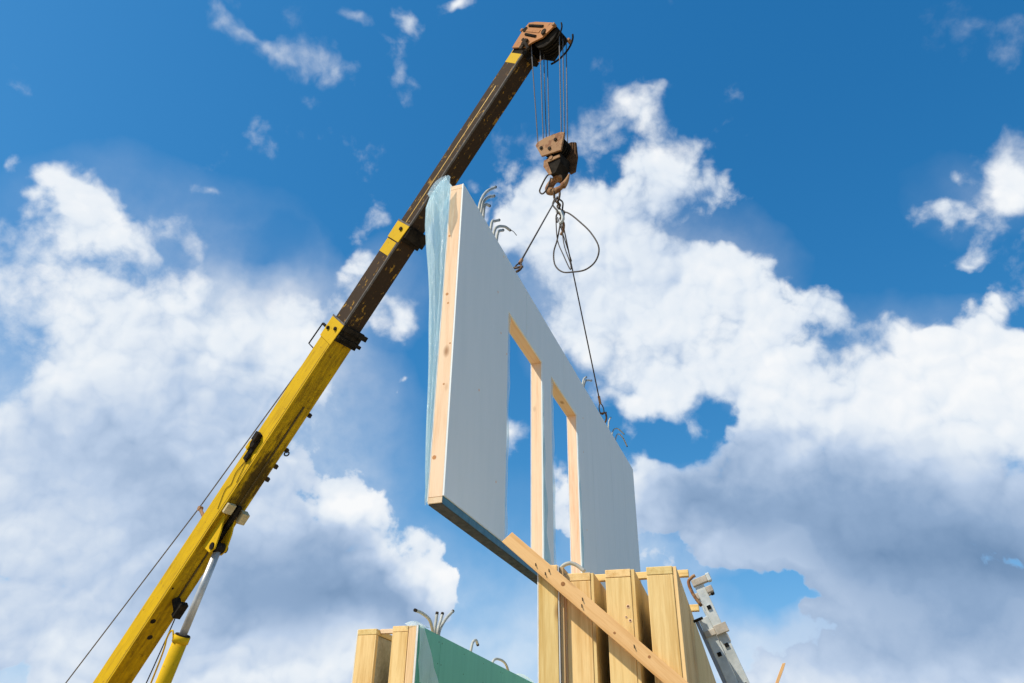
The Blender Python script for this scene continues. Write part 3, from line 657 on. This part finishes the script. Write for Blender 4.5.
# ------------------------------------------------------------------ ladder
def ladder():
    d = Vector((.206, 0, -.60)).normalized()       # down the ladder
    X = NS * d.x + Vector((0, 0, d.z)); W = NS * (-d.z) + Vector((0, 0, d.x)); Y = Vector((0, 0, 0))
    Yv = HS                                        # along the rungs, away from us
    Wv = X.cross(Yv) * -1 if X.cross(Yv).dot(NS) < 0 else X.cross(Yv)
    org = NS * -.215 + HS * 5.3 + Vector((0, 0, 2.80))
    M = frame(org, X, Yv, X.cross(Yv)); sg = 1 if X.cross(Yv).dot(NS) > 0 else -1
    root = empty('ladder', M, 'weathered aluminium extension ladder leaning on the right side of the stack', 'ladder')
    def P(name, g, m, par=None, **k): return obj(name, g, m, par or root, M, **k)
    def B(x0, x1, y0, y1, w0, w1, mi=0): return Geo().box(x0, x1, y0, y1, min(sg * w0, sg * w1), max(sg * w0, sg * w1), mi)
    Ltot = 2.94
    for k, yy in enumerate((0, .40)):
        fly = P('stile', B(.0, 2.2, yy, yy + .025, .0, .062), ALU, bevel=.003)
        base = P('stile', B(.20, Ltot, yy - .004, yy + .021, -.068, -.003), ALU, bevel=.003)
        P('clamp', B(.285, .325, yy - .020, yy - .004, -.070, .0).box(.275, .335, yy - .03, yy - .001, min(0, sg * .085), max(0, sg * .085)), TAPE, bevel=.003)
        P('end_cap', B(-.045, .0, yy - .012, yy + .03, -.006, .098).add([], []), TAPE, bevel=.004)
        P('end_cap', B(-.052, .004, yy - .016, yy + .034, .098, .125), BLACK if k else ALU, bevel=.006)
    # rungs
    for i in range(8):
        x = .155 + .25 * i
        P('rung', B(x - .014, x + .014, -.006, .43, .016, .044), HOLE if False else ALU)
        P('rung_plug', B(x - .013, x + .013, -.008, -.0062, .017, .043), HOLE)
    for i in range(10):
        x = .44 + .25 * i
        if x < Ltot - .05:
            P('rung', B(x - .014, x + .014, -.0085, .43, -.050, -.022), ALU)
            P('rung_plug', B(x - .013, x + .013, -.0105, -.0087, -.049, -.023), HOLE)
    P('guide_bracket', B(.030, .072, -.02, .02, .062, .105), TAPE, bevel=.004)
    P('top_hook', Geo().tube(bez([(.13, -.005, sg * -.012), (.04, -.005, sg * -.03), (-.04, -.005, sg * -.025), (-.062, -.005, sg * .01), (-.066, -.005, sg * .035)], 16), .011, 8), RUSTP, smooth=True)
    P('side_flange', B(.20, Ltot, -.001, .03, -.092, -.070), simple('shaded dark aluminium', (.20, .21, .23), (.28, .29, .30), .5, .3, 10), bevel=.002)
    P('stop_bolt', Geo().tube([(.20, .0, sg * -.10), (.205, -.03, sg * -.04)], .009, 8), BLACK)
ladder()
# slat tip at the right
def slat():
    top = Vector((1.615, 4.685, 2.269)); d = (Vector((1.562, 4.715, 2.162)) - top).normalized()
    bot = top + d * (top.z / -d.z); X = -d; Z = (-HS - X * (-HS).dot(X)).normalized(); Y = Z.cross(X)
    M = frame(bot, X, Y, Z); Ln = (top - bot).length
    o = obj('slat', Geo().prism([(0, -.012), (Ln - .03, -.0095), (Ln, -.007), (Ln - .010, .007), (0, .012)], -.01, .01, 0, 'xy'), wood('plank pine', *PLANK, 'X'), None, M, bevel=.001)
    tag(o, 'thin orange wooden slat leaning at the lower right, only its tip showing', 'slat')
slat()

# ------------------------------------------------------------------ crane
Bv = Vector((.53691249, -.43533674, .72263884)); Sv = Vector((-.62980396, -.77675413, 0)); Tv = Vector((-.5613127, .4551208, .6912258))
A0 = Vector((-6.634, 13.885, 3.206)); CR = frame(A0, Bv, -Sv, Tv)      # local x along the boom, -y the lit side, z its top
HD = Vector((.77675413, -.62980396, 0))
def crane():
    base = A0 + Bv * -1.35
    TR = frame((base.x - HD.x * -.5, base.y - HD.y * -.5, 0), HD, Vector((-HD.y, HD.x, 0)), Vector((0, 0, 1)))
    root = empty('truck_crane', TR, 'old yellow telescopic truck crane lifting the white wall panel', 'crane')
    def P(name, g, m, par=None, M=CR, **k): return obj(name, g, m, par or root, M, **k)
    def section(x0, x1, w, h, mats, zoff=0, edge=.03):
        g = Geo(); y = w / 2; z = h / 2
        g.box(x0, x1, -y, y, zoff - z, zoff + z, 0)
        g.box(x0, x1 - .002, -y - .004, -y + edge, zoff - z - .004, zoff - z + .030, 1)     # bright lower corner weld
        return P('boom_section', g, mats, bevel=.006)
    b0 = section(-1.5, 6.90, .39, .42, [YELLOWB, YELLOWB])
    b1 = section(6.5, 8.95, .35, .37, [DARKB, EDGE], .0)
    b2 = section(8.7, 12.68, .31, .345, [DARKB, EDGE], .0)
    # seam lines and stiffeners on the base section
    P('weld_seam', Geo().box(-1.5, 6.8, -.1995, -.195, -.165, -.157), simple('dirty weld', (.25, .16, .02), (.35, .22, .03), .7), b0)
    P('wear_strip', Geo().box(1.6, 5.6, .02, .05, -.222, -.209), simple('grease', (.04, .025, .01), (.12, .08, .02), .6, 0, 8), b0)
    # collars
    c1 = P('boom_collar', Geo().prism([(6.74, -.232), (7.16, -.262), (7.13, .232), (6.74, .228)], -.210, -.197).box(6.74, 7.12, -.196, .205, .212, .226), YELLOW, bevel=.004)
    P('collar_shoe', Geo().box(6.84, 7.16, -.195, .235, -.262, -.212).box(6.90, 6.96, -.195, .285, -.30, -.262).box(7.06, 7.15, -.195, .30, -.30, -.262).box(6.84, 7.10, .197, .23, -.21, .2), BLACK, bevel=.004)
    for x, z in ((6.93, .12), (7.0, -.10)):
        P('collar_pin', Geo().cyl((x, -.235, z), (x, -.209, z), .034, 16).cyl((x, -.245, z), (x, -.235, z), .020, 10), PIN, c1)
    c2 = P('boom_collar', Geo().prism([(8.78, -.205), (9.13, -.235), (9.10, .195), (8.78, .192)], -.190, -.1765).box(8.78, 9.10, -.176, .18, .187, .20), YELLOW, bevel=.004)
    P('paint_band', Geo().box(8.50, 8.76, -.1785, -.1755, -.150, .180), YELLOW, b1)
    P('collar_shoe', Geo().box(8.84, 9.14, -.174, .20, -.245, -.187).box(8.9, 9.10, -.174, .235, -.285, -.245).box(8.84, 9.1, .176, .20, -.18, .18), BLACK, bevel=.004)
    P('collar_pin', Geo().cyl((9.0, -.215, -.06), (9.0, -.189, -.06), .034, 16), PIN, c2)
    P('collar_edge', Geo().box(9.105, 9.135, -.194, -.18, -.235, .195).box(7.135, 7.165, -.214, -.198, -.262, .232), EDGE)
    P('paint_streak', Geo().box(9.14, 11.9, -.1575, -.1555, -.020, -.002), simple('yellow paint drip', (.45, .26, .05), (.65, .40, .06), .6, 0, 5), b2)
    P('paint_band', Geo().box(12.36, 12.62, -.1585, -.1552, -.140, .168), YELLOW, b2)
    # handle bracket beside the first collar
    P('guard_handle', Geo().tube([(6.90, -.12, .23), (6.90, -.12, .53), (6.47, -.12, .55), (6.47, -.12, .22)], .013, 8).tube([(6.90, -.12, .24), (6.90, -.12, .50)], .026, 8), BLACK)
    # head
    poly = [(12.62, .172), (12.80, .185), (12.97, .190), (13.13, .16), (13.16, -.02), (13.17, -.46), (13.13, -.58), (12.88, -.47), (12.78, -.30), (12.70, -.21), (12.66, -.176)]
    hp = P('head_plate', Geo().prism(poly, -.195, -.165), HEADP, bevel=.004)
    P('head_plate', Geo().prism(poly, .165, .195), HEADP, bevel=.004)
    P('head_plate', Geo().box(12.64, 13.02, -.164, .164, .150, .180), HEADP, bevel=.004)
    for x0, z0, x1, z1 in ((13.07, .08, 13.08, -.30), (12.90, .03, 12.88, -.28)):
        P('head_slot', Geo().tube([(x0, -.1965, z0), (x1, -.1965, z1)], .026, 8), BLACK, hp)
    P('head_slot', Geo().cyl((12.99, -.205, .13), (12.99, -.190, .13), .05, 14).cyl((12.99, -.205, -.40), (12.99, -.19, -.40), .05, 14), BLACK, hp)
    P('head_rib', Geo().box(12.95, 13.01, -.203, -.196, -.30, .08), HEADP, hp, bevel=.003)
    P('pin_lug', Geo().cyl((12.98, -.20, .235), (12.98, -.05, .235), .03, 10).box(12.95, 13.01, -.19, -.11, .19, .235), RUSTP)
    P('pin_lug', Geo().cyl((13.13, -.22, -.55), (13.13, -.15, -.55), .03, 10), RUSTP)
    P('pin_lug', Geo().cyl((13.13, .15, -.60), (13.13, .24, -.60), .035, 10), RUSTP)
    P('tie_bar', Geo().cyl((13.13, -.16, -.55), (13.13, .16, -.55), .018, 10), BLACK)
    P('rope_anchor', Geo().cyl((12.72, -.24, -.12), (12.72, -.19, -.12), .05, 12).box(12.60, 12.80, -.235, -.20, -.16, -.08).tube([(12.74, -.22, -.12), (12.62, -.22, -.34)], .028, 8), PIN, bevel=.003)
    for y in (-.10, 0, .10):
        for (cx, cz, rr) in ((12.95, -.44, .205), (12.80, .02, .13)):
            P('sheave', Geo().cyl((cx, y - .032, cz), (cx, y - .012, cz), rr + .02, 28).cyl((cx, y - .012, cz), (cx, y + .012, cz), rr, 28).cyl((cx, y + .012, cz), (cx, y + .032, cz), rr + .02, 28), BLACK, smooth=False)
    P('sheave_pin', Geo().cyl((12.95, -.23, -.44), (12.95, .23, -.44), .035, 14).cyl((12.80, -.20, .02), (12.80, .20, .02), .03, 14), PIN)
    P('rope_guard', Geo().tube([(12.93 + .36 * math.cos(q), .12, -.46 + .36 * math.sin(q)) for q in [R(-150 + 10 * i) for i in range(12)]], .016, 8), BLACK, smooth=True)
    P('rope_guard', Geo().tube([(12.93 + .33 * math.cos(q), -.15, -.46 + .33 * math.sin(q)) for q in [R(-95 + 9 * i) for i in range(8)]], .013, 8), BLACK, smooth=True)
    P('head_web', Geo().box(12.55, 12.62, -.16, .16, -.26, .15).box(12.7, 13.1, .125, .16, -.62, -.10), BLACK)
    P('limit_weight_arm', Geo().box(12.50, 12.60, -.10, .02, -.36, -.24), BLACK, bevel=.01)
    # small fittings along the base section
    P('cable_reel_bracket', Geo().cyl((4.62, -.27, .03), (4.62, -.20, .03), .075, 14).cyl((4.40, -.26, -.02), (4.40, -.20, -.02), .055, 14).box(4.30, 4.74, -.23, -.20, -.05, .09).box(4.66, 4.82, -.29, -.2, -.01, .11), BLACK, bevel=.008)
    P('cable_reel_bracket', Geo().box(4.46, 4.60, -.26, -.2, .08, .17).cyl((4.62, -.25, .14), (4.62, -.2, .14), .03, 12), YELLOW, bevel=.006)
    P('control_wire', Geo().tube(bez([(4.3, -.204, .0), (4.05, -.206, .05), (3.85, -.204, -.02), (3.7, -.206, .03), (3.4, -.204, -.10)], 30), .005, 6).tube(bez([(4.3, -.204, -.04), (4.1, -.206, -.10), (3.95, -.204, -.14)], 14), .005, 6), PIN)
    P('cable_guide', Geo().tube([(3.05, -.16, .21), (3.05, -.16, .46)], .030, 8).cyl((3.05, -.19, .48), (3.05, -.12, .48), .045, 10), RUSTP, bevel=.003)
    for x, z in ((4.79, .215), (4.46, .20), (5.5, .205), (4.20, .205)):
        P('side_lug', Geo().box(x - .035, x + .035, .195, .255, -.235, -.17), PIN, bevel=.005)
    P('side_lug', Geo().ring((4.74, .26, -.21), (0, 0, 1), .04, .012), PIN)
    # luffing bracket under the boom
    P('luffing_bracket', Geo().box(3.44, 3.62, -.185, -.03, -.285, -.212).box(3.36, 3.56, .11, .245, -.36, -.212), simple('dirty cream paint', (.42, .33, .16), (.58, .47, .26), .7, 0, 9, .2), bevel=.012)
    P('luffing_bracket', Geo().prism([(2.75, -.21), (3.42, -.21), (3.20, -.42), (2.95, -.56), (2.82, -.50)], -.12, -.095).prism([(2.75, -.21), (3.42, -.21), (3.20, -.42), (2.95, -.56), (2.82, -.50)], .08, .11), YELLOW, bevel=.005)
    P('luffing_bracket', Geo().box(2.9, 3.62, .0, .075, -.30, -.212), BLACK, bevel=.01)
    P('bracket_pin', Geo().cyl((2.93, -.14, -.47), (2.93, .14, -.47), .06, 16).cyl((2.93, -.07, -.47), (2.93, .07, -.47), .085, 16), BLACK)
    for x, z in ((1.25, -.12), (.95, .0), (1.9, -.15)):
        P('drain_hole', Geo().cyl((x, z, -.212), (x, z, -.2105), .045 if x < 1.8 else .02, 14), BLACK, b0)
    # lift cylinder
    top = Vector((2.93, 0, -.47)); lo = Vector((1.60, 0, -1.02)); d = (lo - top).normalized(); end = lo + d * 2.5
    P('cylinder_rod', Geo().cyl(top + d * .05, lo + d * .3, .062, 24), CHROME, smooth=True)
    cb = P('cylinder_barrel', Geo().cyl(lo, end, .115, 28).cyl(lo - d * .02, lo + d * .09, .128, 28), YELLOW, smooth=True)
    P('barrel_cap', Geo().cyl(lo - d * .035, lo - d * .018, .118, 28), BLACK, cb)
    P('hydraulic_pipe', Geo().tube(bez([lo + Vector((.02, -.12, .03)) + d * .08, lo + Vector((.05, -.14, .14)) + d * .05, lo + Vector((0, -.14, .20)) + d * .16, lo + Vector((0, -.135, .13)) + d * .5, lo + Vector((0, -.13, .10)) + d * 2.2], 30), .014, 8), YELLOW, cb, smooth=True)
    P('hose_clamp', Geo().cyl((1.72, .02, -.212), (1.62, .06, -.45), .07, 14).box(1.55, 1.82, -.02, .12, -.5, -.40), BLACK, bevel=.01)
    P('hose', Geo().tube(bez([(1.7, .05, -.4), (1.1, .05, -.62), (.2, .05, -.9), (-.8, .05, -1.0)], 20), .010, 6), PIN)
    # length cable running beside the boom
    P('length_cable', Geo().tube([(-1.3, -.17, 1.08), (3.05, -.17, .50), (6.47, -.14, .25)], .011, 6), ROPE)
    # hoist ropes: six falls between boom head and hook block
    W = frame((.60, 8.10, 0), HD, -Sv, Vector((0, 0, 1)))
    for k, y in enumerate((-.10, 0, .10)):
        for sgn in (-1, 1):
            P('hoist_rope', Geo().tube([(sgn * .205 + (.02 if sgn < 0 else .0), y, 12.23), (sgn * .165 + .01, y * .8, 9.93)], .0085, 6), ROPE, M=W)
    P('hoist_rope', Geo().tube([CR.inverted() @ (W @ Vector((-.30, -.20, 12.34))), CR.inverted() @ (W @ Vector((-.205, -.15, 9.95)))], .0085, 6), ROPE)
    # ---- carrier, below the picture
    def T(name, g, m, par=None, **k): return obj(name, g, m, par or root, TR, **k)
    T('turntable', Geo().cyl((0, 0, 1.20), (0, 0, 1.42), .75, 32).box(-1.3, .6, -.55, -.38, 1.42, 2.15).box(-1.3, .6, .38, .55, 1.42, 2.15).box(-1.9, -1.3, -.9, .9, 1.42, 2.0), YELLOW, bevel=.01)
    oc = T('operator_cab', Geo().box(-.9, .5, .62, 1.25, 1.42, 2.6), YELLOW, bevel=.04)
    T('window', Geo().box(-.7, .3, 1.245, 1.256, 1.9, 2.5).box(.495, .506, .70, 1.18, 1.9, 2.5), GLASS, oc)
    T('chassis', Geo().box(-6.2, 1.9, -.45, .45, .75, 1.05).box(-3.6, 1.9, -1.2, 1.2, 1.05, 1.18), YELLOW, bevel=.01)
    dc = T('driver_cab', Geo().prism([(-6.6, .7), (-4.5, .7), (-4.5, 2.55), (-6.2, 2.55), (-6.6, 1.7)], -1.2, 1.2), YELLOW, bevel=.05)
    T('window', Geo().prism([(-6.35, 1.7), (-5.0, 1.7), (-5.0, 2.4), (-6.1, 2.4)], -1.207, -1.196).prism([(-6.35, 1.7), (-5.0, 1.7), (-5.0, 2.4), (-6.1, 2.4)], 1.196, 1.207), GLASS, dc)
    for x in (-5.6, -1.2, .3):
        for y in (-1.05, 1.05):
            w = T('wheel', Geo().ring((x, y, .52), (0, 1, 0), .36, .16, 28, 10), RUBBER, smooth=True)
            T('rim', Geo().cyl((x, y - .1, .52), (x, y + .1, .52), .24, 20), EDGE, w)
    for x in (-3.9, 1.5):
        for y in (-1, 1):
            T('outrigger', Geo().box(x - .12, x + .12, min(y * .4, y * 2.3), max(y * .4, y * 2.3), .80, 1.0).cyl((x, y * 2.2, .05), (x, y * 2.2, 1.1), .07, 12).cyl((x, y * 2.2, 0), (x, y * 2.2, .06), .24, 16), YELLOW, bevel=.005)
    T('winch_drum', Geo().cyl((-1.0, -.36, 1.8), (-1.0, .36, 1.8), .22, 20), BLACK)
crane()

# ------------------------------------------------------------------ hook block
BK = frame((.60, 8.10, 0), HD, -Sv, Vector((0, 0, 1)))
def hook_block():
    root = empty('hook_block', BK @ Matrix.Translation((0, 0, 8.93)), 'rusty hook block hanging from the boom head ropes', 'hook block')
    def P(name, g, m, par=None, **k): return obj(name, g, m, par or root, BK, **k)
    q = [(-.245, 9.95), (-.21, 9.995), (-.06, 10.0), (.20, 9.945), (.285, 9.89), (.215, 9.57), (-.135, 9.66)]
    c = P('cheek_plate', Geo().prism(q, -.165, -.135), RUSTP, bevel=.006)
    q2 = [(-.22, 10.04), (.20, 9.985), (.285, 9.93), (.30, 9.62), (.25, 9.36), (.16, 9.36), (.06, 9.60), (-.145, 9.70)]
    P('cheek_plate', Geo().prism(q2, .135, .165), simple('dark rusty steel', (.05, .028, .016), (.16, .085, .04), .85, 0, 12, .3), bevel=.006)
    for x, z in ((-.13, 9.82), (.13, 9.83), (.02, 9.72)):
        P('bolt', Geo().cyl((x, -.185, z), (x, -.164, z), .028, 6), PIN, c)
    for y in (-.09, 0, .09):
        P('sheave', Geo().cyl((.02, y - .03, 9.85), (.02, y - .011, 9.85), .185, 28).cyl((.02, y - .011, 9.85), (.02, y + .011, 9.85), .16, 28).cyl((.02, y + .011, 9.85), (.02, y + .03, 9.85), .185, 28), BLACK)
    P('swivel_housing', Geo().prism([(-.08, 9.62), (.18, 9.57), (.17, 9.40), (.08, 9.24), (.0, 9.24), (-.09, 9.42)], -.12, .12), BLACK, bevel=.01)
    P('swivel_yoke', Geo().prism([(-.11, 9.58), (.17, 9.53), (.18, 9.48), (-.04, 9.50), (.03, 9.24), (-.02, 9.24), (-.12, 9.46)], -.14, -.122), RUSTP, bevel=.004)
    P('swivel_nut', Geo().cyl((.02, -.15, 9.55), (.02, -.135, 9.55), .035, 8), RUSTP)
    # forged hook, one tapering bent bar
    pts = bez([(x, y, 9.32 - (9.30 - z) * .84) for x, y, z in [(.04, 0, 9.30), (.02, 0, 9.22), (-.07, 0, 9.17), (-.12, 0, 9.08), (-.09, 0, 8.99), (.01, 0, 8.95), (.12, 0, 8.98), (.19, 0, 9.06), (.235, 0, 9.17)]], 40)
    g = Geo(); k = len(pts)
    n = 10; rings = []
    for i, p in enumerate(pts):
        tg = (pts[min(i + 1, k - 1)] - pts[max(i - 1, 0)]).normalized(); u = i / (k - 1)
        r = .036 + .032 * math.sin(math.pi * min(1, u * 1.35)) if u < .74 else .052 * (1 - (u - .74) / .26) + .012
        a = tg.cross(Vector((0, 1, 0))).normalized()
        rings.append([p + (a * math.cos(2 * math.pi * j / n) * r + Vector((0, 1, 0)) * math.sin(2 * math.pi * j / n) * r * .75) for j in range(n)])
    g.add([v for rg in rings for v in rg], [(i * n + j, i * n + (j + 1) % n, (i + 1) * n + (j + 1) % n, (i + 1) * n + j) for i in range(k - 1) for j in range(n)] + [list(range(n - 1, -1, -1)), [(k - 1) * n + j for j in range(n)]])
    P('hook', g, RUSTP, smooth=True)
    P('hook_nut', Geo().cyl((.03, 0, 9.22), (.03, 0, 9.32), .07, 12), RUSTP, bevel=.006)
    P('latch_wire', Geo().tube(bez([(.02, -.10, 9.30), (-.08, -.11, 9.27), (-.19, -.10, 9.14), (-.225, -.09, 9.07), (-.18, -.08, 9.01), (-.10, -.08, 9.06), (-.02, -.09, 9.22)], 30), .012, 8), SLING, smooth=True)
hook_block()

# ------------------------------------------------------------------ slings
def slings():
    root = empty('lifting_sling', BK @ Matrix.Translation((0, 0, 8.9)), 'wire rope sling with a big spare loop, from the hook down to the white panel', 'sling')
    def P(name, g, m, par=None, M=BK, **k): return obj(name, g, m, par or root, M, **k)
    inv = BK.inverted(); e1 = inv @ (PAN @ Vector((1.50, .06, 6.27))); e2 = inv @ (PAN @ Vector((5.45, .06, 6.27)))
    top = Vector((.02, 0, 8.90)); OLD = simple('old dark shackle', (.05, .035, .025), (.20, .13, .08), .8, 0, 25)
    def leg(e, r=.010):
        d = (e - top).normalized(); s = e - d * .32
        P('sling_leg', Geo().tube([top, s], r, 8), SLING, smooth=True)
        P('ferrule', Geo().tube([s - d * .10, s + d * .02], .020, 8), RUSTP)
        side = d.cross(Vector((0, 0, 1))).normalized()
        P('eye_loop', Geo().tube(bez([s, s + d * .06 + side * .028, s + d * .14 + side * .03, s + d * .18, s + d * .14 - side * .03, s + d * .06 - side * .028, s], 24), .009, 6), SLING, smooth=True)
        P('shackle', Geo().tube(bez([s + d * .15 + side * .045, s + d * .17 + side * .05, s + d * .25 + side * .045, s + d * .31, s + d * .25 - side * .045, s + d * .17 - side * .05, s + d * .15 - side * .045], 24), .014, 8)
          .cyl(s + d * .16 + side * .065, s + d * .16 - side * .065, .013, 10), OLD, smooth=True)
    leg(e1); leg(e2)
    P('sling_leg', Geo().tube([Vector((.03, -.02, 8.5)), (top + (e2 - top) * .28) + Vector((.015, 0, 0))], .008, 6), SLING)
    P('master_link', Geo().tube(bez([(-.01, -.03, 9.04), (-.03, 0, 8.90), (.02, 0, 8.80), (.06, .0, 8.90), (.04, .03, 9.04)], 20), .017, 8), OLD, smooth=True)
    rnd = random.Random(5)
    for k in range(7):
        z = 8.84 - .062 * k; x = .02 + .011 * k
        P('chain_link', Geo().ring((x, .0, z), (1, 0, .2) if k % 2 else (.1, 1, .1), .030, .012, 16, 6), OLD if k % 3 else SLING, smooth=True)
    P('sling_loop', Geo().tube(bez([(.0, -.03, 8.86), (-.035, -.04, 8.76), (.01, -.05, 8.66), (.05, -.04, 8.58), (.02, -.04, 8.50), (.03, -.03, 8.40)], 20), .012, 8), SLING, smooth=True)
    P('sling_loop', Geo().tube(bez([(.04, .03, 8.86), (.085, .04, 8.78), (.07, .05, 8.66), (.11, .04, 8.60), (.09, .04, 8.52)], 20), .012, 8), SLING, smooth=True)
    P('hook_clip', Geo().tube(bez([(.02, -.02, 8.62), (.10, -.02, 8.55), (.12, -.02, 8.42), (.07, -.02, 8.36)], 12), .024, 8), ALU, smooth=True)
    P('hook_clip', Geo().tube(bez([(.05, .02, 8.50), (.10, .02, 8.38), (.09, .02, 8.26), (.05, .02, 8.20)], 12), .020, 8), RUSTP, smooth=True)
    P('spare_loop', Geo().tube(bez([(.06, 0, 8.60), (.20, 0, 8.50), (.384, 0, 8.245), (.55, 0, 7.97), (.655, 0, 7.68), (.60, 0, 7.49), (.44, 0, 7.42), (.24, 0, 7.47), (.07, 0, 7.55), (-.045, 0, 7.72), (-.06, 0, 7.94), (.0, 0, 8.12), (.06, 0, 8.38)], 90), .0105, 8), SLING, smooth=True)
    P('spare_loop', Geo().tube(bez([(.0, -.02, 8.50), (.02, -.02, 8.10), (.11, -.02, 7.80), (.21, -.02, 7.52), (.22, -.02, 7.60), (.13, -.02, 7.95), (.09, -.02, 8.35)], 40), .008, 8), SLING, smooth=True)
slings()
